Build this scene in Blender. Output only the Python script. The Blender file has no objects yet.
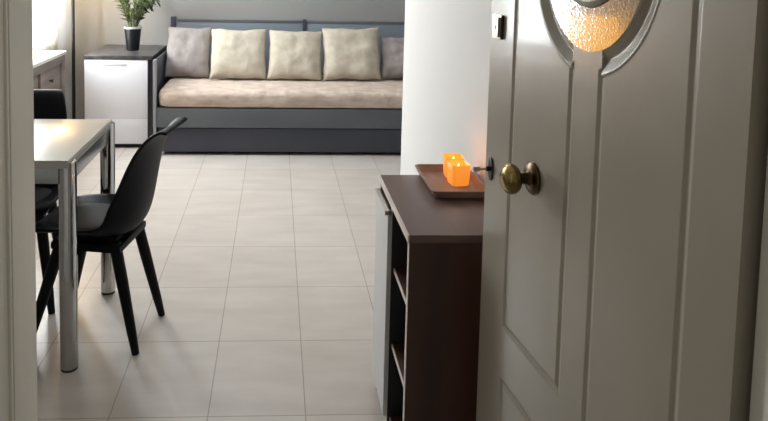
import bpy, bmesh, math, random
import numpy as np
from mathutils import Vector, Matrix, noise
random.seed(7)
SC = bpy.context.scene
COL = SC.collection
PI = math.pi
R = math.radians

# ------------------------------------------------------------------ materials
def mat(name, color, rough=0.5, metal=0.0, coat=0.0, spec=0.5, emit=None, estr=0.0):
    m = bpy.data.materials.new(name)
    m.use_nodes = True
    b = m.node_tree.nodes['Principled BSDF']
    b.inputs['Base Color'].default_value = (*color, 1)
    b.inputs['Roughness'].default_value = rough
    b.inputs['Metallic'].default_value = metal
    b.inputs['Coat Weight'].default_value = coat
    b.inputs['Coat Roughness'].default_value = 0.08
    b.inputs['Specular IOR Level'].default_value = spec
    if emit:
        b.inputs['Emission Color'].default_value = (*emit, 1)
        b.inputs['Emission Strength'].default_value = estr
    return m

def nodes(m):
    return m.node_tree.nodes, m.node_tree.links, m.node_tree.nodes['Principled BSDF']

def coords(m, kind='Object', scale=(1, 1, 1), loc=(0, 0, 0), rot=(0, 0, 0)):
    n, l, b = nodes(m)
    mp = n.new('ShaderNodeMapping')
    mp.inputs['Scale'].default_value = scale
    mp.inputs['Location'].default_value = loc
    mp.inputs['Rotation'].default_value = rot
    if kind == 'World':
        g = n.new('ShaderNodeNewGeometry')
        l.new(g.outputs['Position'], mp.inputs['Vector'])
    else:
        t = n.new('ShaderNodeTexCoord')
        l.new(t.outputs[kind], mp.inputs['Vector'])
    return mp.outputs['Vector']

def mottle(m, c1, c2, scale=8, detail=4, vscale=(1, 1, 1), lo=0.35, hi=0.65, kind='Object', rough_rng=None):
    """two tones of one material mixed by noise"""
    n, l, b = nodes(m)
    v = coords(m, kind, vscale)
    t = n.new('ShaderNodeTexNoise')
    t.inputs['Scale'].default_value = scale
    t.inputs['Detail'].default_value = detail
    l.new(v, t.inputs['Vector'])
    r = n.new('ShaderNodeValToRGB')
    r.color_ramp.elements[0].position = lo
    r.color_ramp.elements[1].position = hi
    r.color_ramp.elements[0].color = (*c1, 1)
    r.color_ramp.elements[1].color = (*c2, 1)
    l.new(t.outputs['Fac'], r.inputs['Fac'])
    l.new(r.outputs['Color'], b.inputs['Base Color'])
    return t

def bump(m, scale=200, strength=0.2, dist=0.002, detail=2, vscale=(1, 1, 1), kind='Object', tex='noise'):
    n, l, b = nodes(m)
    v = coords(m, kind, vscale)
    if tex == 'noise':
        t = n.new('ShaderNodeTexNoise')
        t.inputs['Scale'].default_value = scale
        t.inputs['Detail'].default_value = detail
        out = t.outputs['Fac']
    else:
        t = n.new('ShaderNodeTexVoronoi')
        t.inputs['Scale'].default_value = scale
        t.feature = 'SMOOTH_F1'
        out = t.outputs['Distance']
    l.new(v, t.inputs['Vector'])
    bp = n.new('ShaderNodeBump')
    bp.inputs['Strength'].default_value = strength
    bp.inputs['Distance'].default_value = dist
    l.new(out, bp.inputs['Height'])
    l.new(bp.outputs['Normal'], b.inputs['Normal'])

M = {}
M['wall'] = mat('wall_paint', (.74, .735, .72), .7)
bump(M['wall'], 60, .08, .003)
M['wall_grey'] = mat('grey_wall_paint', (.27, .268, .262), .75)
bump(M['wall_grey'], 60, .08, .003)
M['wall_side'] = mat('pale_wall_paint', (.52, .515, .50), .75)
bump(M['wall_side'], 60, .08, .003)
M['ceiling'] = mat('ceiling_paint', (.80, .795, .78), .8)
M['frame'] = mat('frame_paint', (.66, .63, .55), .4)
mottle(M['frame'], (.60, .58, .52), (.80, .78, .71), 9, 8, (1, 1, .10))
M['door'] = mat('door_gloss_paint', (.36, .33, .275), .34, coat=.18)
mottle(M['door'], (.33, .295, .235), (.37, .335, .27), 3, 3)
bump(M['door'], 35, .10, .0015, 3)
M['pane'] = mat('hammered_pane', (.25, .20, .125), .10, coat=1.0, spec=1.0)
M['pane'].node_tree.nodes['Principled BSDF'].inputs['Coat Roughness'].default_value = .04
bump(M['pane'], 230, .17, .0012, 1, tex='voronoi')
M['brass'] = mat('antique_brass', (.30, .22, .08), .24, 1.0)
mottle(M['brass'], (.17, .12, .04), (.38, .28, .11), 40, 4)
M['bronze'] = mat('dark_bronze', (.10, .065, .035), .3, 1.0)
M['dark_metal'] = mat('dark_metal', (.05, .045, .045), .35, .8)
M['silver'] = mat('silver_metal', (.62, .60, .55), .3, 1.0)
M['chrome'] = mat('brushed_chrome', (.46, .46, .455), .09, 1.0)
M['apron'] = mat('grey_metal_apron', (.36, .37, .37), .22, .9)
M['tabletop'] = mat('cream_gloss_laminate', (.50, .465, .40), .26, coat=.2)
M['table_edge'] = mat('grey_edge_band', (.42, .41, .37), .35, .3)
M['black_plastic'] = mat('black_plastic', (.005, .0055, .008), .5, spec=.13)
M['seat_pad'] = mat('dark_grey_pad', (.022, .021, .021), .7, spec=.2)
bump(M['seat_pad'], 300, .2, .001)
M['black_wood'] = mat('black_painted_wood', (.004, .004, .005), .5, spec=.15)
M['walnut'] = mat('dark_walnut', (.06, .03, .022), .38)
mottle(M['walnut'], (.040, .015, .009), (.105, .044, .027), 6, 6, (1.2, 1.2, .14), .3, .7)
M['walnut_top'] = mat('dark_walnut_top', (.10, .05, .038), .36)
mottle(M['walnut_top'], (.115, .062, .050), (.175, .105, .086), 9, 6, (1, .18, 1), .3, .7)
M['edge_strip'] = mat('pale_edge_strip', (.75, .66, .60), .4)
M['black_board'] = mat('black_board', (.008, .008, .009), .6)
M['grey_front'] = mat('silver_grey_front', (.62, .63, .64), .35, .1)
M['tray'] = mat('tray_wood', (.17, .085, .05), .42)
mottle(M['tray'], (.20, .115, .085), (.42, .27, .205), 10, 5, (1, .25, 1), .3, .7)
M['white_front'] = mat('white_gloss_front', (.80, .82, .86), .25)
M['pale_handle'] = mat('pale_handle', (.62, .62, .64), .35)
M['anthracite'] = mat('anthracite_board', (.028, .030, .034), .35)
M['slate_top'] = mat('slate_top', (.05, .05, .055), .35)
mottle(M['slate_top'], (.03, .031, .035), (.12, .115, .115), 14, 6, (1, 1, 1), .4, .75)
M['bed'] = mat('slate_grey_paint', (.095, .105, .115), .42)
mottle(M['bed'], (.088, .104, .118), (.112, .128, .143), 4, 3, (.4, 1, 1))
M['bed_light'] = mat('pale_slate_paint', (.20, .232, .27), .45)
M['bed_arm'] = mat('light_slate_paint', (.30, .32, .34), .4)
M['drawer'] = mat('navy_slate_paint', (.042, .048, .068), .4)
M['throw'] = mat('beige_fleece', (.50, .385, .305), .9)
mottle(M['throw'], (.45, .36, .30), (.66, .555, .475), 14, 6, (.6, 1.5, 1.5), .3, .68)
bump(M['throw'], 120, .7, .008, 4)
M['cream'] = mat('cream_plush', (.63, .565, .45), .9)
mottle(M['cream'], (.42, .37, .295), (.53, .48, .395), 12, 5)
bump(M['cream'], 130, .5, .005, 4)
M['mauve'] = mat('mauve_plush', (.33, .285, .275), .9)
mottle(M['mauve'], (.255, .225, .215), (.345, .31, .295), 12, 5)
bump(M['mauve'], 130, .5, .005, 4)
M['pot'] = mat('black_pot', (.006, .007, .009), .4, spec=.2)
M['rim'] = mat('pale_rim', (.55, .56, .54), .35, .3)
M['leaf'] = mat('leaf_green', (.07, .10, .03), .6, spec=.2)
mottle(M['leaf'], (.018, .03, .008), (.11, .135, .05), 18, 3)
M['soil'] = mat('soil', (.04, .025, .018), .9)
M['black_pole'] = mat('black_lacquer', (.012, .009, .007), .35)
M['shade'] = mat('warm_lamp_shade', (.8, .62, .38), .8, emit=(1, .55, .16), estr=2.6)
M['chest'] = mat('whitewashed_oak', (.30, .255, .225), .6)
mottle(M['chest'], (.17, .135, .12), (.27, .225, .20), 7, 5, (1, .3, 2.0))
M['chest_top'] = mat('white_top', (.78, .75, .70), .4)
M['curtain'] = mat('white_curtain', (.86, .85, .80), .8)
n_, l_, b_ = nodes(M['curtain'])
tr = n_.new('ShaderNodeBsdfTranslucent'); tr.inputs['Color'].default_value = (.85, .84, .78, 1)
mx = n_.new('ShaderNodeMixShader'); mx.inputs['Fac'].default_value = .32
l_.new(b_.outputs[0], mx.inputs[1]); l_.new(tr.outputs[0], mx.inputs[2])
l_.new(mx.outputs[0], n_['Material Output'].inputs['Surface'])
M['win_frame'] = mat('white_window_frame', (.8, .8, .78), .4)
M['glass'] = bpy.data.materials.new('window_glass'); M['glass'].use_nodes = True
nt = M['glass'].node_tree; nt.nodes.clear()
o_ = nt.nodes.new('ShaderNodeOutputMaterial'); t_ = nt.nodes.new('ShaderNodeBsdfTransparent'); g_ = nt.nodes.new('ShaderNodeBsdfGlossy')
g_.inputs['Roughness'].default_value = .02
x_ = nt.nodes.new('ShaderNodeMixShader'); x_.inputs['Fac'].default_value = .05
nt.links.new(t_.outputs[0], x_.inputs[1]); nt.links.new(g_.outputs[0], x_.inputs[2]); nt.links.new(x_.outputs[0], o_.inputs['Surface'])
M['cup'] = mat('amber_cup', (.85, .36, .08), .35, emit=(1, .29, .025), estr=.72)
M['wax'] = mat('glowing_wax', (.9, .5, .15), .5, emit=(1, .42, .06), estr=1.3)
M['flame'] = mat('flame', (1, .7, .3), .5, emit=(1, .62, .16), estr=4)

M['bulb'] = mat('warm_bulb', (1, .7, .3), .5, emit=(1, .6, .22), estr=3)
# floor: tiles 0.315 x 0.436 m, pale beige ceramic with thin darker joints
M['floor'] = mat('floor_tiles', (.5, .46, .42), .3)
n_, l_, b_ = nodes(M['floor'])
TX, TY, X0, Y0 = .315, .4364, -.5165, 2.0983
v = coords(M['floor'], 'World', loc=(-X0 + 20 * TX, -Y0 + 20 * TY, 0))
br = n_.new('ShaderNodeTexBrick')
br.offset = 0; br.squash = 1
br.inputs['Scale'].default_value = 1
br.inputs['Brick Width'].default_value = TX
br.inputs['Row Height'].default_value = TY
br.inputs['Mortar Size'].default_value = .0022
br.inputs['Mortar Smooth'].default_value = .3
br.inputs['Color1'].default_value = (.57, .528, .485, 1)
br.inputs['Color2'].default_value = (.60, .558, .515, 1)
br.inputs['Mortar'].default_value = (.33, .29, .25, 1)
l_.new(v, br.inputs['Vector'])
v2 = coords(M['floor'], 'World', (1.5, 5, 1))
ns = n_.new('ShaderNodeTexNoise'); ns.inputs['Scale'].default_value = 2.2; ns.inputs['Detail'].default_value = 6
l_.new(v2, ns.inputs['Vector'])
rp = n_.new('ShaderNodeValToRGB')
rp.color_ramp.elements[0].position = .3; rp.color_ramp.elements[1].position = .7
rp.color_ramp.elements[0].color = (.90, .89, .88, 1); rp.color_ramp.elements[1].color = (1.04, 1.04, 1.04, 1)
l_.new(ns.outputs['Fac'], rp.inputs['Fac'])
mu = n_.new('ShaderNodeMix'); mu.data_type = 'RGBA'; mu.blend_type = 'MULTIPLY'; mu.inputs['Factor'].default_value = 1
l_.new(br.outputs['Color'], mu.inputs['A']); l_.new(rp.outputs['Color'], mu.inputs['B'])
l_.new(mu.outputs['Result'], b_.inputs['Base Color'])
bp = n_.new('ShaderNodeBump'); bp.inputs['Strength'].default_value = .065; bp.inputs['Distance'].default_value = .002; bp.invert = True
l_.new(br.outputs['Fac'], bp.inputs['Height']); l_.new(bp.outputs['Normal'], b_.inputs['Normal'])

# ------------------------------------------------------------------ helpers
class MB:
    """collects shapes into one mesh"""
    def __init__(s):
        s.bm = bmesh.new()
    def box(s, x0, x1, y0, y1, z0, z1, bev=0.0, seg=2, mtx=None):
        b = bmesh.new()
        bmesh.ops.create_cube(b, size=1)
        for v in b.verts:
            v.co = Vector(((x0 + x1) / 2 + v.co.x * (x1 - x0), (y0 + y1) / 2 + v.co.y * (y1 - y0), (z0 + z1) / 2 + v.co.z * (z1 - z0)))
        if bev > 0:
            bmesh.ops.bevel(b, geom=b.edges[:], offset=bev, segments=seg, affect='EDGES', profile=.7)
        s.merge(b, mtx)
        return s
    def merge(s, b, mtx=None):
        if mtx is not None:
            bmesh.ops.transform(b, matrix=mtx, verts=b.verts)
        me = bpy.data.meshes.new('tmp')
        b.to_mesh(me); b.free()
        s.bm.from_mesh(me)
        bpy.data.meshes.remove(me)
    def lathe(s, prof, n=32, mtx=None, cap=True):
        b = bmesh.new()
        rings = []
        for r, z in prof:
            if r < 1e-6:
                rings.append([b.verts.new((0, 0, z))])
            else:
                rings.append([b.verts.new((r * math.cos(2 * PI * k / n), r * math.sin(2 * PI * k / n), z)) for k in range(n)])
        for a, c in zip(rings, rings[1:]):
            for k in range(n):
                k2 = (k + 1) % n
                if len(a) == 1 and len(c) == 1:
                    continue
                if len(a) == 1:
                    b.faces.new((a[0], c[k2], c[k]))
                elif len(c) == 1:
                    b.faces.new((a[k], a[k2], c[0]))
                else:
                    b.faces.new((a[k], a[k2], c[k2], c[k]))
        if cap:
            if len(rings[0]) > 1: b.faces.new(rings[0][::-1])
            if len(rings[-1]) > 1: b.faces.new(rings[-1])
        s.merge(b, mtx)
        return s
    def tube(s, pts, rads, n=12):
        b = bmesh.new()
        pts = [Vector(p) for p in pts]
        rings = []
        up = Vector((0, 0, 1))
        for i, p in enumerate(pts):
            d = (pts[min(i + 1, len(pts) - 1)] - pts[max(i - 1, 0)]).normalized()
            a = d.cross(up if abs(d.z) < .95 else Vector((0, 1, 0))).normalized()
            c = d.cross(a).normalized()
            r = rads[i] if isinstance(rads, (list, tuple)) else rads
            rings.append([b.verts.new(p + a * r * math.cos(2 * PI * k / n) + c * r * math.sin(2 * PI * k / n)) for k in range(n)])
        for a, c in zip(rings, rings[1:]):
            for k in range(n):
                b.faces.new((a[k], a[(k + 1) % n], c[(k + 1) % n], c[k]))
        b.faces.new(rings[0][::-1]); b.faces.new(rings[-1])
        s.merge(b)
        return s
    def grid(s, P, closed_u=False, thick=None):
        b = bmesh.new()
        V = [[b.verts.new(p) for p in row] for row in P]
        for i in range(len(V) - 1):
            m = len(V[i])
            for j in range(m if closed_u else m - 1):
                b.faces.new((V[i][j], V[i][(j + 1) % m], V[i + 1][(j + 1) % m], V[i + 1][j]))
        s.merge(b)
        return s
    def build(s, name, material, parent=None, smooth=True, mods=(), loc=None, angle=35):
        bmesh.ops.recalc_face_normals(s.bm, faces=s.bm.faces[:])
        me = bpy.data.meshes.new(name)
        s.bm.to_mesh(me); s.bm.free()
        me.materials.append(material)
        if smooth:
            me.polygons.foreach_set('use_smooth', [True] * len(me.polygons))
            me.set_sharp_from_angle(angle=R(angle))
        o = bpy.data.objects.new(name, me)
        COL.objects.link(o)
        if parent: o.parent = parent
        if loc: o.location = loc
        return o

def thing(name, label, cat, loc=(0, 0, 0), rz=0, group=None):
    o = bpy.data.objects.new(name, None)
    o.empty_display_size = .1
    COL.objects.link(o)
    o.location = loc
    o.rotation_euler = (0, 0, rz)
    return tag(o, label, cat, group)

def tag(o, label, cat, group=None):
    o['label'] = label; o['category'] = cat
    if group: o['group'] = group
    return o

def struct(o):
    o['kind'] = 'structure'
    return o

def copy_tree(o, parent=None):
    c = o.copy(); COL.objects.link(c)
    if parent: c.parent = parent
    for ch in list(o.children):
        copy_tree(ch, c)
    return c

def displace(o, f):
    me = o.data
    for v in me.vertices:
        v.co += f(v.co, v.normal)
    me.update()

# ------------------------------------------------------------------ setting
XL, XR, XC, YB, YC, ZC = -1.92, .68, 1.45, 5.95, 3.56, 2.6
struct(MB().box(-3, 3, -2.2, 6.4, -.1, 0).build('floor', M['floor'], smooth=False))
struct(MB().box(-2.1, 1.6, .72, 6.1, ZC, ZC + .1).build('ceiling', M['ceiling'], smooth=False))
struct(MB().box(-2.1, 1.6, YB, YB + .12, 0, ZC).build('wall_back', M['wall_grey'], smooth=False))
# left wall with a window opening
W0, W1, WZ0, WZ1 = 4.76, 5.80, .80, 2.40
w = MB()
w.box(XL - .12, XL, .83, W0, 0, ZC)
w.box(XL - .12, XL, W1, YB, 0, ZC)
w.box(XL - .12, XL, W0, W1, 0, WZ0)
w.box(XL - .12, XL, W0, W1, WZ1, ZC)
struct(w.build('wall_left', M['wall_side'], smooth=False))
# right wall: a block that ends before the daybed
struct(MB().box(XR, XC, .83, YC, 0, ZC).build('wall_right', M['wall'], smooth=False))
struct(MB().box(XC, XC + .12, .83, YB, 0, ZC).build('wall_far_right', M['wall_grey'], smooth=False))
# wall with the doorway
w = MB()
w.box(XL - .12, -.33, .72, .83, 0, ZC)
w.box(.66, XC + .12, .72, .83, 0, ZC)
w.box(-.33, .66, .72, .83, 2.06, ZC)
struct(w.build('wall_front', M['wall'], smooth=False))
# door frame linings
t1 = MB()
t1.box(-.329, -.2935, .70, .835, 0, 2.045, .003)
t1.box(-.2945, -.290, .744, .749, 0, 2.045, .0015)
t1.box(-.2945, -.2918, .757, .760, 0, 2.045, .0007)
t1.box(-.40, -.322, .690, .7195, 0, 2.08, .004)
struct(t1.build('trim_1', M['frame']))
t2 = MB()
t2.box(.627, .659, .70, .822, 0, 2.045, .003)
t2.box(.640, .72, .690, .7195, 0, 2.08, .004)
struct(t2.build('trim_2', M['frame']))
struct(MB().box(-.2925, .616, .70, .826, 2.03, 2.059, .002).build('trim_3', M['frame']))

# window in the left wall
win = bpy.data.objects.new('window_1', None); COL.objects.link(win); struct(win)
f = MB()
for (a, b_, c, d) in ((W0, W1, WZ0, WZ0 + .05), (W0, W1, WZ1 - .05, WZ1), (W0, W0 + .05, WZ0 + .05, WZ1 - .05), (W1 - .05, W1, WZ0 + .05, WZ1 - .05), ((W0 + W1) / 2 - .03, (W0 + W1) / 2 + .03, WZ0 + .05, WZ1 - .05)):
    f.box(XL - .09, XL - .04, a, b_, c, d, .004)
f.build('window_frame', M['win_frame'], win)
MB().box(XL - .068, XL - .062, W0 + .05, W1 - .05, WZ0 + .05, WZ1 - .05).build('pane', M['glass'], win, smooth=False)

# ------------------------------------------------------------------ the open door
DW, DH, DT = .785, 2.02, .038
tdir = Vector((-.115, 1, 0)).normalized()
def door_height(u, z):
    """grooves cut round the panels and a wide one round the oval, open where the middle stile meets it"""
    h = np.zeros_like(u)
    ca, cz, ea, eb = .3725, 1.49, .190, .216
    q = np.sqrt(((u - ca) / ea) ** 2 + ((z - cz) / eb) ** 2)
    de = (q - 1) * (ea + eb) / 2
    def box(x0, x1, z0, z1):
        return np.maximum(np.maximum(x0 - u, u - x1), np.maximum(z0 - z, z - z1))
    def groove(d, w, dp):
        return -dp * np.clip(1 - np.abs(d) / w, 0, 1)
    def bead(d, w, hh):
        return hh * np.where(np.abs(d) < w, np.cos(d / w * PI / 2) ** 2, 0)
    for (x0, x1, z0, z1, oval) in ((.42, .655, .63, 1.93, 1), (.104, .325, .63, 1.93, 1), (.42, .655, .13, .495, 0), (.104, .325, .13, .495, 0)):
        d = box(x0, x1, z0, z1)
        g = groove(d, .0095, .0034)
        h = np.where((de > .002) | (not oval), h + g, h)
    neck = (np.abs(u - ca) < .0475)
    d = de + .012
    og = np.where(d < 0, -.0078 * np.clip(1 + d / .017, 0, 1), -.0078 * np.clip(1 - d / .019, 0, 1)) + bead(de - .011, .0045, .0012)
    h = np.where(~neck & (de < .0155) & (de > -.03), og, h)
    return h
us = np.unique(np.concatenate([np.linspace(0, DW, 200), np.linspace(.09, .67, 260)]))
zs = np.unique(np.concatenate([np.linspace(0, DH, 220), np.linspace(1.25, 1.75, 260), np.linspace(.60, .65, 30), np.linspace(.47, .51, 25)]))
U, Z = np.meshgrid(us, zs)
Hh = door_height(U, Z)
nu, nz = len(us), len(zs)
verts = np.stack([U, Hh, Z], -1).reshape(-1, 3).tolist()
faces = []
for i in range(nz - 1):
    o0 = i * nu
    for j in range(nu - 1):
        faces.append((o0 + j + 1, o0 + j, o0 + nu + j, o0 + nu + j + 1))
nb = len(verts)
back = [(0, -DT, 0), (DW, -DT, 0), (DW, -DT, DH), (0, -DT, DH)]
verts += back
loop_b = [k for k in range(nu)]
loop_r = [i * nu + nu - 1 for i in range(nz)]
loop_t = [(nz - 1) * nu + k for k in range(nu)]
loop_l = [i * nu for i in range(nz)]
faces.append(tuple(loop_b + [nb + 1, nb]))
faces.append(tuple(loop_r + [nb + 2, nb + 1]))
faces.append(tuple(loop_t[::-1] + [nb + 3, nb + 2]))
faces.append(tuple(loop_l[::-1] + [nb, nb + 3]))
faces.append((nb, nb + 1, nb + 2, nb + 3))
me = bpy.data.meshes.new('door_1')
me.from_pydata(verts, [], faces)
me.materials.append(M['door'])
bmx = bmesh.new(); bmx.from_mesh(me); bmesh.ops.recalc_face_normals(bmx, faces=bmx.faces[:]); bmx.to_mesh(me); bmx.free()
me.polygons.foreach_set('use_smooth', [True] * len(me.polygons))
me.set_sharp_from_angle(angle=R(60))
door = bpy.data.objects.new('door_1', me); COL.objects.link(door); struct(door)
nrm = Vector((0, 0, 1)).cross(tdir)
door.matrix_world = Matrix(((tdir.x, nrm.x, 0, .607), (tdir.y, nrm.y, 0, .83), (0, 0, 1, .008), (0, 0, 0, 1)))
TO_Y = Matrix.Rotation(-PI / 2, 4, 'X')      # lathe axis z -> local +y
def at(u, z, y=0): return Matrix.Translation((u, y, z)) @ TO_Y
# hammered oval pane, ring and medallion
b = MB()
P = []
for i in range(13):
    r = i / 12
    P.append([Vector((.3725 + (.160 * r) * math.cos(a), .0006 + .0004 * (1 - r * r), 1.49 + .186 * r * math.sin(a))) for a in [2 * PI * k / 72 for k in range(72)]])
b.grid(P[1:], closed_u=True)
bmesh.ops.contextual_create(b.bm, geom=[e for e in b.bm.edges if e.is_boundary and (e.verts[0].co - Vector((.3725, .003, 1.49))).length < .05])
op = b.build('oval_pane', M['pane'], door); op['label'] = 'hammered glossy oval pane'
b = MB()
P = []
for k in range(72):
    a = 2 * PI * k / 72
    P.append([Vector((.3725 + (.094 + .014 * math.cos(q)) * math.cos(a), -.002 + .011 * math.sin(q), 1.490 + (.094 + .014 * math.cos(q)) * math.sin(a))) for q in [2 * PI * j / 12 for j in range(12)]])
P.append(P[0])
b.grid(P, closed_u=True)
bmesh.ops.remove_doubles(b.bm, verts=b.bm.verts[:], dist=1e-5)
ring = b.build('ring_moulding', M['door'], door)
md = MB().lathe([(.083, 0), (.083, .003), (.06, .006), (0, .0075)], 48, at(.3725, 1.490, .0)).build('medallion', M['brass'], door); md['label'] = 'golden centre disc'
# knob
k = MB().lathe([(.034, 0), (.034, .004), (.029, .008), (.016, .010), (.0125, .014), (.0115, .028), (.014, .033)], 36, at(.55, 1.012)).build('knob_rosette', M['bronze'], door)
k['label'] = 'dark brass rosette and neck'
kb = MB().lathe([(.011, .031), (.019, .033), (.027, .038), (.0315, .045), (.0320, .052), (.029, .059), (.021, .0645), (.011, .067), (0, .0675)], 40, at(.55, 1.012)).build('door_knob', M['brass'], door)
kb['label'] = 'round antique brass knob'
lk = MB().lathe([(.0285, 0), (.0285, .0030), (.0275, .0036), (.0062, .0036), (.0060, .013)], 32, at(.752, .970) @ Matrix.Diagonal((.42, 1, 1, 1))).build('lock_rosette', M['dark_metal'], door)
lk['label'] = 'dark round lock rosette'
tt = MB().box(.7508, .7532, .012, .030, .967, .973, .001).box(.7505, .7535, .0295, .046,   .964, .976, .0014)
tt.build('thumb_turn', M['silver'], lk)
lp = MB().box(.718, .765, 0, .006, 1.285, 1.342, .002).box(.722, .728, .004, .012, 1.290, 1.337, .001)
lp = lp.build('latch_plate', M['silver'], door); lp['label'] = 'small silver latch plate'
MB().box(.7145, .7185, 0, .0068, 1.286, 1.341, .001).build('latch_shadow', M['dark_metal'], lp)  # dark strip stands in for the shaded side of the plate
MB().lathe([(.006, 0), (.006, .002), (0, .0025)], 16, at(.744, 1.312, .0052)).build('latch_pin', M['dark_metal'], lp)
for hz in (.30, .52, 1.82):
    MB().lathe([(.006, -.045), (.006, .045)], 14, Matrix.Translation((-.0065, -.006, hz))).build('hinge', M['frame'], door)

# ------------------------------------------------------------------ dining table
TX0, TX1, TY0, TY1, TZ = -1.52, -.688, 2.338, 2.965, .765
TI = .022
tb = thing('dining_table', 'cream topped dining table with chrome legs left of the doorway', 'table', ((TX0 + TX1) / 2, (TY0 + TY1) / 2, 0))
ox, oy = -(TX0 + TX1) / 2, -(TY0 + TY1) / 2
def L(x0, x1, y0, y1, z0, z1, bev, mb=None):
    return (mb or MB()).box(x0 + ox, x1 + ox, y0 + oy, y1 + oy, z0, z1, bev)
L(TX0 + TI, TX1 - TI, TY0 + .004, TY1 - .004, TZ - .006, TZ, .002).build('tabletop', M['tabletop'], tb)
L(TX0 + TI - .003, TX1 - TI + .003, TY0 + .001, TY1 - .001, TZ - .028, TZ - .0062, .003).build('tabletop_edge', M['table_edge'], tb)
ap = MB()
L(TX0 + .06, TX1 - .06, TY0 + .022, TY0 + .040, TZ - .088, TZ - .028, .002, ap)
L(TX0 + .06, TX1 - .06, TY1 - .040, TY1 - .022, TZ - .088, TZ - .028, .002, ap)
L(TX0 + .022, TX0 + .040, TY0 + .06, TY1 - .06, TZ - .088, TZ - .028, .002, ap)
L(TX1 - .040, TX1 - .022, TY0 + .06, TY1 - .06, TZ - .088, TZ - .028, .002, ap)
ap.build('apron', M['apron'], tb)
for lx in (TX0 + .032, TX1 - .033):
    for ly in (TY0 + .032, TY1 - .032):
        lg = MB().lathe([(.028, 0.006), (.031, .010), (.031, TZ - .012), (.029, TZ - .0085)], 36, Matrix.Translation((lx + ox, ly + oy, 0))).build('leg', M['chrome'], tb)
        MB().lathe([(.0295, 0), (.0295, .009)], 28, Matrix.Translation((lx + ox, ly + oy, 0))).build('foot_cap', M['dark_metal'], lg)

# ------------------------------------------------------------------ dining chairs (local +y = the way the sitter faces)
def make_chair(label, loc, rz):
    t = thing('dining_chair', label, 'chair', loc, rz, 'dining chairs')
    prof = [(.232, .420), (.222, .438), (.17, .446), (.08, .437), (0, .425), (-.08, .416), (-.140, .420), (-.180, .447), (-.200, .500), (-.212, .560), (-.222, .630), (-.233, .700), (-.249, .760), (-.270, .805), (-.296, .832), (-.316, .836), (-.324, .826)]
    wid = [.150, .170, .198, .210, .213, .213, .213, .212, .208, .202, .194, .184, .172, .158, .142, .132, .128]
    lift = [.0, .006, .018, .036, .054, .070, .086, .096, .094, .080, .062, .046, .032, .020, .010, .004, .0]
    # direction the wings rise in: up at the seat, forward at the back
    dirs = []
    for i in range(len(prof)):
        a = min(1, max(0, (i - 3) / 7))
        dirs.append(Vector((0, math.sin(a * PI / 2 * .95), math.cos(a * PI / 2 * .95))))
    NU = 17
    def pt(i, j, off):
        u = -1 + 2 * j / (NU - 1)
        s = abs(u) ** 2.3
        y, z = prof[i]
        w = wid[i] * (1 - .10 * s * (lift[i] / .108))
        return Vector((u * w, y, z)) + dirs[i] * (lift[i] * s + off)
    b = MB()
    top = [[pt(i, j, 0) for j in range(NU)] for i in range(len(prof))]
    b.grid(top)
    o = b.build('seat_shell', M['black_plastic'], t, angle=80)
    so = o.modifiers.new('thick', 'SOLIDIFY'); so.thickness = .013; so.offset = 0
    sb = o.modifiers.new('smooth', 'SUBSURF'); sb.levels = 1; sb.render_levels = 2
    # seat pad
    b = MB()
    P = []
    for i in range(9):
        r = i / 8
        P.append([(Vector((.150 * r * math.cos(a), .055 + .150 * r * math.sin(a), .455 - .012 * r ** 6 + .012 * abs(r * math.cos(a)) ** 2))) for a in [2 * PI * q / 40 for q in range(40)]])
    P.append([v - Vector((0, 0, .016)) for v in P[-1]])
    P[0] = [Vector((0.0005 * math.cos(2 * PI * q / 40), .055 + .0005 * math.sin(2 * PI * q / 40), .455)) for q in range(40)]
    b.grid(P, closed_u=True)
    b.build('seat_pad', M['seat_pad'], t, angle=80)
    # under-seat frame
    b = MB()
    b.box(-.135, .135, -.15, .125, .372, .402, .012).box(-.10, .10, -.12, .10, .395, .418, .006)
    b.build('seat_frame', M['black_wood'], t)
    for sx, y0, y1, x1 in ((1, .09, .20, .175), (-1, .09, .20, .175), (1, -.118, -.212, .142), (-1, -.118, -.212, .142)):
        p0 = Vector((sx * .108, y0, .405)); p1 = Vector((sx * x1, y1, .0))
        b = MB()
        ds = (p1 - p0)
        b.tube([p0, p0 + ds * .35, p0 + ds * .8, p1], [.023, .0225, .018, .0140], 14)
        b.build('leg', M['black_wood'], t)
    return t
chA = make_chair('black moulded chair on the table\'s right side, back turned to the daybed', (-.688, 2.632, 0), R(80))
chC = copy_tree(chA)
chC.location = (-1.105, 2.93, 0); chC.rotation_euler = (0, 0, R(187))
chC['label'] = 'black moulded chair behind the table, its backrest showing above the tabletop'

# ------------------------------------------------------------------ dark walnut sideboard
SX0, SX1, SY0, SY1, SH = .36, .668, 1.735, 2.243, .75
sb = thing('sideboard', 'dark walnut sideboard with open shelves beside the open door', 'cabinet', ((SX0 + SX1) / 2, (SY0 + SY1) / 2, 0))
ox, oy = -(SX0 + SX1) / 2, -(SY0 + SY1) / 2
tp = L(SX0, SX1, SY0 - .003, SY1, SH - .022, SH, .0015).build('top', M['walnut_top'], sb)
es = L(SX0 - .0045, SX0 - .0003, SY0 - .003, SY1, SH - .021, SH + .0004, .0006)
es = es.build('edge_strip', M['edge_strip'], tp)
for (a, b_) in ((SY0, SY0 + .018), (2.0, 2.016), (SY1 - .018, SY1)):
    sp = L(SX0 + .002, SX1, a, b_, 0, SH - .0225, .001).build('divider' if a == 2.0 else 'side_panel', M['black_board' if a == 2.0 else 'walnut'], sb)  # divider coloured black for the shade inside the open shelves
    L(SX0 - .0002, SX0 + .0018, a + .001, b_ - .001, .002, SH - .024, .0005).build('edge_strip', M['edge_strip'], sp)
L(SX1 - .006, SX1, SY0 + .0185, SY1 - .0185, .05, SH - .023, 0).build('back_panel', M['black_board'], sb)
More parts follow.
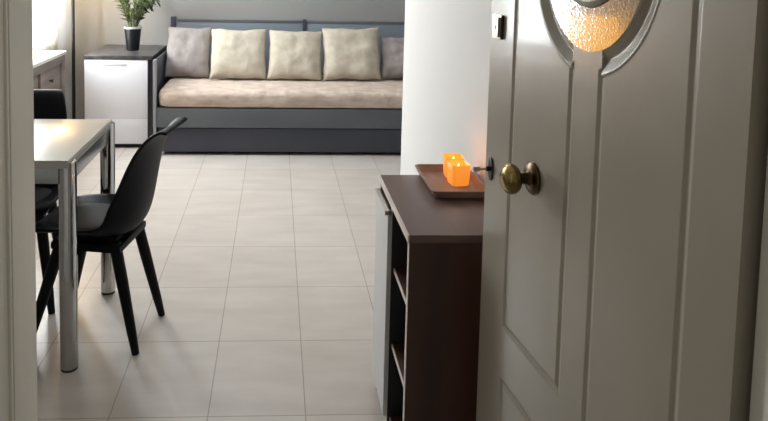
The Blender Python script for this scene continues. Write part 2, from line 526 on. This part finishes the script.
for z in (.060, .297, .537):
    sh = L(SX0 + .012, SX1 - .007, SY0 + .0185, 1.9995, z - .014, z, .0008).build('shelf', M['walnut'], sb)
    L(SX0 + .0095, SX0 + .0118, SY0 + .0190, 1.999, z - .0135, z - .0005, .0004).build('edge_strip', M['edge_strip'], sh)
L(SX0 + .03, SX0 + .045, SY0 + .0185, SY1 - .0185, 0, .045, .001).build('plinth', M['walnut'], sb)
dr = L(SX0 - .012, SX0 - .0006, 2.001, SY1 - .002, .062, .700, .0015).build('door', M['grey_front'], sb)
dr['label'] = 'silver grey door'
h = MB(); L(SX0 - .022, SX0 - .001, 2.001, SY1 - .03, .7005, .7155, .003, h)
h.build('handle', M['silver'], dr)

# tray with flared rim
tr = MB()
TX0_, TX1_, TY0_, TY1_ = .480, .662, 1.992, 2.275
def rr(x0, x1, y0, y1, z, r, n=6):
    out = []
    for (cx, cy, a0) in ((x1 - r, y1 - r, 0), (x0 + r, y1 - r, 90), (x0 + r, y0 + r, 180), (x1 - r, y0 + r, 270)):
        for k in range(n + 1):
            a = R(a0 + 90 * k / n)
            out.append(Vector((cx + r * math.cos(a), cy + r * math.sin(a), z)))
    return out
cxm, cym = (TX0_ + TX1_) / 2, (TY0_ + TY1_) / 2
hx, hy = (TX1_ - TX0_) / 2, (TY1_ - TY0_) / 2
def ringz(ins, z, r): return rr(-hx + ins, hx - ins, -hy + ins, hy - ins, z, r)
P = [ringz(.085, 0, .004), ringz(.02, 0, .012), ringz(.012, .003, .014), ringz(.001, .024, .018), ringz(0, .027, .018), ringz(.003, .0285, .018), ringz(.007, .0265, .016), ringz(.017, .0085, .014), ringz(.022, .0065, .012), ringz(.085, .0065, .004)]
tr.grid(P, closed_u=True)
bmesh.ops.holes_fill(tr.bm, edges=[e for e in tr.bm.edges if e.is_boundary])
tr = tr.build('serving_tray', M['tray'], loc=(cxm, cym, SH + .0003), angle=40)
tag(tr, 'brown wooden serving tray with raised rim on the walnut sideboard', 'tray')

# candle holders
def candle(label, x, y, rz, s=1.0):
    t = thing('candle_holder', label, 'candle holder', (x, y, SH + .0071), rz, 'glowing candle holders on the tray')
    b = MB()
    def sq(hw, z, r=.012): return rr(-hw, hw, -hw, hw, z, r, 5)
    P = [sq(.004, 0, .001), sq(.030, 0), sq(.0322, .003), sq(.0365, .076), sq(.0355, .0775), sq(.0335, .076), sq(.030, .012), sq(.004, .010, .001)]
    b.grid(P, closed_u=True)
    bmesh.ops.holes_fill(b.bm, edges=[e for e in b.bm.edges if e.is_boundary])
    cup = b.build('amber_cup', M['cup'], t, angle=50)
    wx = MB().lathe([(.0275, .0125), (.0285, .05), (.026, .053), (.010, .050), (0, .049)], 24).build('wax_candle', M['wax'], t)
    MB().tube([(0, 0, .048), (0, .0005, .055)], .0012, 8).build('wick', M['black_board'], wx)
    MB().lathe([(.001, .0545), (.0045, .060), (.005, .064), (.003, .070), (.0004, .077)], 14).build('flame', M['flame'], t)
    for o in (t,): o.scale = (s, s, s)
    return t
candle('front orange glowing candle cup on the tray, nearer the open door', .596, 2.131, R(8), .88)
candle('rear orange glowing candle cup on the tray, half hidden behind the other', .600, 2.211, R(-5), .88)

# ------------------------------------------------------------------ daybed
BX0, BX1, BY0, BY1 = -.919, 1.25, 5.045, 5.93
bed = thing('daybed', 'slate grey wooden daybed against the back wall', 'bed', ((BX0 + BX1) / 2, (BY0 + BY1) / 2, 0))
ox, oy = -(BX0 + BX1) / 2, -(BY0 + BY1) / 2
L(BX0 + .037, BX1 - .037, BY0, BY0 + .026, .212, .360, .004).build('front_rail', M['bed'], bed)
L(BX0 + .046, BX1 - .046, BY1 - .05, BY1 - .024, .212, .372, .004).build('back_rail', M['bed'], bed)
L(BX0 + .046, BX1 - .046, BY0 + .027, BY1 - .051, .33, .352, .002).build('slat_base', M['bed'], bed)
for x0 in (BX0, BX1 - .045):
    arm = MB()
    L(x0 + (0 if x0 < 0 else .022), x0 + (.016 if x0 < 0 else .045), BY0 + .036, BY1 - .046, .20, .705, .004, arm)
    arm.build('arm_panel', M['drawer'], bed)
    L(x0 + (.014 if x0 < 0 else 0), x0 + .036, BY0 - .004, BY0 + .035, 0, .722, .004).build('front_post', M['bed_arm'], bed)
    L(x0 + (.012 if x0 < 0 else 0), x0 + .057, BY1 - .045, BY1, 0, .975, .004).build('back_post', M['drawer'], bed)
L(.232, .262, BY1 - .045, BY1, .38, .965, .004).build('back_post', M['drawer'], bed)
for (a, b_) in ((BX0 + .058, .231), (.263, BX1 - .046)):
    bpn = L(a, b_, BY1 - .036, BY1 - .014, .40, .932, .004).build('back_panel', M['bed_light'], bed)
    L(a, b_, BY1 - .042, BY1 - .008, .9325, .953, .004).build('cap_rail', M['bed'], bpn)
dw = L(BX0 + .05, BX1 - .05, BY0 + .014, BY0 + .034, .026, .204, .003).build('drawer_front', M['drawer'], bed)
db = MB(); L(BX0 + .06, BX1 - .06, BY0 + .0345, BY1 - .08, .03, .16, .002, db); db.build('drawer_box', M['drawer'], bed)
for cx_ in (BX0 + .2, 0.1, BX1 - .2):
    MB().lathe([(.0125, -.011), (.0125, .011)], 16, Matrix.Translation((cx_ + ox, BY0 + .12 + oy, .0127)) @ Matrix.Rotation(PI / 2, 4, 'Y')).build('castor', M['black_board'], bed)

# mattress under a fleece cover
mb = MB()
ML, MR, MF, MK, MZ0, MZ1 = BX0 + .052, BX1 - .052, BY0 - .004, BY1 - .06, .362, .503
prof = []
for k in range(64):
    a = 2 * PI * k / 64
    c, s = math.cos(a), math.sin(a)
    ex = .35
    prof.append((abs(c) ** ex * (1 if c > 0 else -1), abs(s) ** (.55 if s > 0 else .12) * (1 if s > 0 else -1)))
P = []
NX = 260
for i in range(NX + 1):
    u = -1 + 2 * i / NX
    e = (1 - abs(u) ** 40) ** .5 if abs(u) < 1 else 0
    e = max(e, .02)
    sh = .9 + .1 * e
    row = []
    for (c, s) in prof:
        row.append(Vector((u * (MR - ML) / 2, c * (MK - MF) / 2 * sh, (MZ1 - MZ0) / 2 + s * (MZ1 - MZ0) / 2 * (.55 + .45 * e))))
    P.append(row)
mb.grid(P, closed_u=True)
bmesh.ops.holes_fill(mb.bm, edges=[e for e in mb.bm.edges if e.is_boundary])
mt = mb.build('mattress', M['throw'], loc=((ML + MR) / 2, (MF + MK) / 2, MZ0 - .001), angle=120)
def fz(co, no):
    if co.z < .006: return Vector((0, 0, 0))
    k = min(1, co.z / .03)
    v = noise.noise(co * 7) * .006 + noise.noise(co * 26 + Vector((9, 3, 1))) * .004 + noise.noise(co * 70) * .002
    return Vector((no.x, no.y * .8, no.z)) * v * k
displace(mt, fz)
tag(mt, 'beige fleece covered mattress lying on the grey daybed', 'mattress')

# cushions
def cushion(label, x0, x1, zb, zt, m, group, ya, yb, tilt=0, seed=0, thick=.075):
    W, Hh_ = (x1 - x0), (zt - zb)
    lean = math.atan2(yb - ya, Hh_)
    Ln = math.hypot(yb - ya, Hh_)
    N = 40
    b = bmesh.new()
    def surf(sgn):
        G = []
        for i in range(N + 1):
            row = []
            for j in range(N + 1):
                u, v = -1 + 2 * j / N, -1 + 2 * i / N
                ed = max(0, (1 - abs(u) ** 3.2)) ** .55 * max(0, (1 - abs(v) ** 3.2)) ** .55
                pu = u * (1 - .045 * (1 - v * v) * abs(u) ** 3)
                pv = v * (1 - .055 * (1 - u * u) * abs(v) ** 3)
                p = Vector((pu * W / 2, 0, pv * Ln / 2))
                q = Vector((u * 1.6 + seed * 3.1, sgn, v * 1.6))
                wr = noise.noise(q * 1.1) * .22 + noise.noise(q * 2.4) * .07 + noise.noise(q * 7) * .015
                p.y = sgn * thick * ed * (1 + wr)
                p.x += noise.noise(Vector((v * 2.2, seed, 1.7))) * .010 * abs(u) ** 4
                p.z += noise.noise(Vector((u * 2.2, seed + 5, 3.7))) * .012 * abs(v) ** 4
                row.append(p)
            G.append(row)
        return G
    A, B = surf(-1), surf(1)
    mbb = MB(); mbb.grid(A).grid(B)
    bmesh.ops.remove_doubles(mbb.bm, verts=mbb.bm.verts[:], dist=.0004)
    o = mbb.build('cushion', m, angle=120)
    o.location = ((x0 + x1) / 2, (ya + yb) / 2, (zb + zt) / 2)
    o.rotation_euler = (-lean, tilt, 0)
    return tag(o, label, 'cushion', group)
CG, MG = 'cream cushions on the daybed', 'mauve cushions on the daybed'
cushion('greyish mauve cushion at the left arm of the daybed', -.898, -.534, .512, .905, M['mauve'], MG, 5.50, 5.70, R(1), 1)
cushion('left cream cushion on the daybed, next to the mauve one by the arm', -.534, -.074, .512, .896, M['cream'], CG, 5.44, 5.66, R(0), 2)
cushion('middle cream cushion on the daybed, creased at its right side', -.060, .386, .512, .892, M['cream'], CG, 5.44, 5.66, R(1.5), 3)
cushion('right cream cushion on the daybed, tallest of the cream ones', .384, .862, .512, .918, M['cream'], CG, 5.44, 5.66, R(-1), 4)
cushion('greyish mauve cushion half hidden behind the white wall edge', .876, 1.19, .512, .84, M['mauve'], MG, 5.50, 5.68, R(2), 5)

# ------------------------------------------------------------------ white bedside cabinet
CX0, CX1, CY0, CY1, CH = -1.46, -.950, 5.235, 5.925, .722
cb = thing('bedside_cabinet', 'white fronted cabinet with dark slate top left of the daybed, under the plant', 'cabinet', ((CX0 + CX1) / 2, (CY0 + CY1) / 2, 0))
ox, oy = -(CX0 + CX1) / 2, -(CY0 + CY1) / 2
L(CX0, CX1, CY0 + .02, CY1, .03, CH - .03, .003).build('carcass', M['anthracite'], cb)
L(CX0 - .004, CX1 + .004, CY0 - .004, CY1 + .004, CH - .0295, CH, .004).build('top', M['slate_top'], cb)
L(CX0 + .01, CX1 - .01, CY0 + .04, CY1 - .01, 0, .0295, .001).build('plinth', M['black_board'], cb)
dd = L(CX0, CX1 - .032, CY0, CY0 + .0195, .235, CH - .032, .001).build('door', M['white_front'], cb)
L(CX0 + .14, CX1 - .19, CY0 - .0015, CY0 + .001, CH - .080, CH - .060, .002).build('handle', M['pale_handle'], dd)
L(CX0, CX1 - .032, CY0, CY0 + .0195, .036, .2336, .001).build('drawer', M['white_front'], cb)

# potted plant
pl = thing('potted_plant', 'green leafy plant in a black pot on the white cabinet', 'plant', (-1.165, 5.58, CH + .0005))
MB().lathe([(.046, 0), (.050, .004), (.068, .176), (.066, .180), (.062, .176), (.058, .160), (0, .158)], 36).build('pot', M['pot'], pl)
MB().lathe([(.0605, .176), (.0705, .176), (.072, .182), (.0705, .192), (.066, .194), (.0615, .188)], 36, cap=False).build('pot_rim', M['rim'], pl)
MB().lathe([(.061, .165), (.03, .172), (0, .174)], 24, cap=False).build('soil', M['soil'], pl)
random.seed(3)
fo = MB()
def leaf(b, base, d, side, ln, wd):
    up = d.cross(side).normalized()
    pts = []
    for i in range(6):
        t = i / 5
        c = base + d * ln * t - Vector((0, 0, 1)) * ln * .25 * t * t + side * 0
        w = wd * math.sin(PI * min(1, .12 + .88 * t)) ** .8 if t < 1 else .0005
        pts.append([c - side * w, c + up * w * .25, c + side * w])
    b.grid(pts)
for s in range(30):
    a = random.uniform(0, 2 * PI)
    lean = random.uniform(.15, 1.05)
    ln = random.uniform(.26, .42)
    base = Vector((.028 * math.cos(a), .028 * math.sin(a), .165))
    out = Vector((math.cos(a), math.sin(a), 0))
    pts = []
    for i in range(9):
        t = i / 8
        pts.append(base + Vector((0, 0, 1)) * ln * t * math.cos(lean * .8 * t) + out * ln * math.sin(lean) * (t * .55 + .5 * t * t))
    fo.tube(pts, [.0032 * (1 - .6 * i / 8) for i in range(9)], 6)
    for i in range(2, 9):
        d0 = (pts[i] - pts[i - 1]).normalized()
        for sd in (-1, 1):
            ph = random.uniform(0, PI)
            sv = d0.cross(Vector((math.cos(ph), math.sin(ph), .2))).normalized()
            d = (d0 * .75 + sv * sd * .75).normalized()
            side = d.cross(Vector((random.uniform(-.3, .3), random.uniform(-.3, .3), 1))).normalized()
            leaf(fo, pts[i], d, side, random.uniform(.05, .085), random.uniform(.007, .012))
fo.build('foliage', M['leaf'], pl, angle=60)

# ------------------------------------------------------------------ floor lamp
fl = thing('floor_lamp', 'slim black floor lamp pole standing in the far left corner', 'lamp', (-1.655, 5.62, 0))
MB().lathe([(.12, 0), (.12, .012), (.02, .018), (0, .02)], 40).build('base', M['black_pole'], fl)
MB().lathe([(.0135, .0185), (.0135, 1.62)], 20).build('pole', M['black_pole'], fl)
b = MB(); b.grid([[Vector((r * math.cos(2 * PI * k / 40), r * math.sin(2 * PI * k / 40), z)) for k in range(40)] for r, z in ((.155, 1.36), (.105, 1.62))], closed_u=True)
shd = b.build('lamp_shade', M['shade'], fl, angle=120)
so = shd.modifiers.new('thick', 'SOLIDIFY'); so.thickness = .003
MB().lathe([(.0, 1.40), (.03, 1.42), (.035, 1.45), (.02, 1.49), (.014, 1.50)], 20, Matrix.Translation((.0, -.05, 0))).build('bulb', M['bulb'], fl)
pt = bpy.data.lights.new('floor_lamp_bulb', 'POINT'); pt.energy = 7; pt.color = (1, .66, .30); pt.shadow_soft_size = .05
po = bpy.data.objects.new('floor_lamp_bulb', pt); COL.objects.link(po); po.location = (-1.655, 5.52, 1.34)

# ------------------------------------------------------------------ chest under the window
HX0, HX1, HY0, HY1, HZ = -1.90, -1.60, 3.75, 5.23, .757
ct = thing('chest', 'whitewashed wooden chest with white top at the left wall', 'chest', ((HX0 + HX1) / 2, (HY0 + HY1) / 2, 0))
ox, oy = -(HX0 + HX1) / 2, -(HY0 + HY1) / 2
L(HX0, HX1 + .008, HY0 - .008, HY1 + .008, HZ - .024, HZ, .003).build('top', M['chest_top'], ct)
L(HX0 + .005, HX1 - .02, HY0, HY1, .04, HZ - .0245, .002).build('carcass', M['chest'], ct)
cf = MB()
L(HX1 - .0195, HX1 - .002, HY0, HY1, HZ - .085, HZ - .025, .002, cf)
L(HX1 - .0195, HX1 - .002, HY0, HY1, .04, .10, .002, cf)
for y in (HY0, HY0 + .47, HY0 + .94, HY1 - .07):
    L(HX1 - .0195, HX1 - .003, y, y + .07, .101, HZ - .086, .002, cf)
cf.build('face_frame', M['chest'], ct)
for y in (HY0 + .29, HY0 + .70, HY0 + 1.17):
    kn = MB().lathe([(.006, 0), (.006, .012), (.014, .018), (.012, .026), (0, .028)], 16, Matrix.Translation((HX1 - .0195 + ox, y + oy, .58)) @ Matrix.Rotation(PI / 2, 4, 'Y')).build('knob', M['dark_metal'], ct)
for x in (HX0 + .03, HX1 - .06):
    for y in (HY0 + .03, HY1 - .06):
        L(x, x + .035, y, y + .035, 0, .0395, .002).build('foot', M['chest'], ct)
# unseen lamp added on the chest for the warm glow reflected in the door
tl = thing('unseen_lamp', 'unseen warm lamp on the whitewashed chest, added for the glow in the door', 'lamp', (-1.70, 4.02, HZ + .0005))
MB().lathe([(.055, 0), (.055, .01), (.022, .02), (.03, .045), (.012, .07), (.008, .15), (0, .151)], 28).build('base', M['silver'], tl)
b = MB(); b.grid([[Vector((r * math.cos(2 * PI * k / 40), r * math.sin(2 * PI * k / 40), z)) for k in range(40)] for r, z in ((.21, .07), (.175, .36))], closed_u=True)
s2 = M['shade'].copy(); s2.node_tree.nodes['Principled BSDF'].inputs['Emission Color'].default_value = (1, .46, .07, 1); s2.node_tree.nodes['Principled BSDF'].inputs['Emission Strength'].default_value = 4.2
so = b.build('lamp_shade', s2, tl, angle=120).modifiers.new('thick', 'SOLIDIFY'); so.thickness = .003

# curtain, drawn to the far side of the window
b = MB()
P = []
for i in range(13):
    z = .62 + 1.82 * i / 12
    row = []
    for k in range(121):
        t = k / 120
        y = 5.24 + .60 * t
        row.append(Vector((-1.852 + .022 * math.sin(t * 2 * PI * 8) * (1 + .2 * math.sin(i * .7 + k * .1)), y, z)))
    P.append(row)
b.grid(P)
cu = b.build('curtain', M['curtain'], angle=120)
so = cu.modifiers.new('thick', 'SOLIDIFY'); so.thickness = .0015
tag(cu, 'white sheer curtain hanging beside the window in the far left corner', 'curtain')
rod = MB().lathe([(.012, 0), (.012, 2.35)], 16, Matrix.Translation((-1.852, 3.5, 2.455)) @ TO_Y).build('curtain_rod', M['silver'])
tag(rod, 'metal rod above the left window carrying the curtain', 'curtain rod')

# ------------------------------------------------------------------ light
def area(name, loc, rot, sx, sy, power, col=(1, 1, 1)):
    l = bpy.data.lights.new(name, 'AREA'); l.shape = 'RECTANGLE'; l.size = sx; l.size_y = sy; l.energy = power; l.color = col
    o = bpy.data.objects.new(name, l); COL.objects.link(o); o.location = loc; o.rotation_euler = rot
    return o
area('window_daylight', (XL - .03, 5.28, 1.60), (0, R(-90), 0), 1.55, .98, 165, (.88, .95, 1))
for (x, y, z, e) in ((.596, 2.131, SH + .075, .035), (.600, 2.211, SH + .075, .02)):
    p_ = bpy.data.lights.new('candle_light', 'POINT'); p_.energy = e; p_.color = (1, .5, .14); p_.shadow_soft_size = .012
    o = bpy.data.objects.new('candle_light', p_); COL.objects.link(o); o.location = (x, y, z + .02)
hl = bpy.data.lights.new('jamb_fill', 'POINT'); hl.energy = 9.5; hl.color = (1, .93, .8); hl.shadow_soft_size = .15
ho = bpy.data.objects.new('jamb_fill', hl); COL.objects.link(ho); ho.location = (.97, .61, 1.45)  # unseen fill added to brighten the left door jamb, no known hallway lamp
area('overhead_fill', (-.55, 4.5, ZC - .03), (0, 0, 0), .5, .5, 22, (.96, .98, 1))  # added soft fill for the floor and bed side, no known ceiling fixture
wd = bpy.data.worlds.new('World'); SC.world = wd; wd.use_nodes = True
wd.node_tree.nodes['Background'].inputs['Color'].default_value = (1, .95, .86, 1)
wd.node_tree.nodes['Background'].inputs['Strength'].default_value = .2

# ------------------------------------------------------------------ camera
F, CXp, CYp, yaw, pitch, roll, CH_ = 680.316, 309.678, 12.564, .049283, .074386, -.017867, 1.465
cy_, sy_ = math.cos(yaw), math.sin(yaw)
fwd = Vector((sy_ * math.cos(pitch), cy_ * math.cos(pitch), -math.sin(pitch)))
rt = Vector((cy_, -sy_, 0)); dn = fwd.cross(rt)
cr, sr = math.cos(roll), math.sin(roll)
rt2 = rt * cr + dn * sr; dn2 = -rt * sr + dn * cr
cam = bpy.data.cameras.new('Camera'); co = bpy.data.objects.new('Camera', cam); COL.objects.link(co)
co.matrix_world = Matrix(((rt2.x, -dn2.x, -fwd.x, 0), (rt2.y, -dn2.y, -fwd.y, 0), (rt2.z, -dn2.z, -fwd.z, CH_), (0, 0, 0, 1)))
cam.sensor_fit = 'HORIZONTAL'; cam.sensor_width = 36; cam.lens = F / 768 * 36
cam.shift_x = (384 - CXp) / 768; cam.shift_y = (CYp - 210.5) / 768
cam.clip_start = .02
SC.camera = co
vs = SC.view_settings
vs.view_transform = 'Standard'; vs.look = 'None'; vs.exposure = 0.0; vs.gamma = 1; vs.use_curve_mapping = False
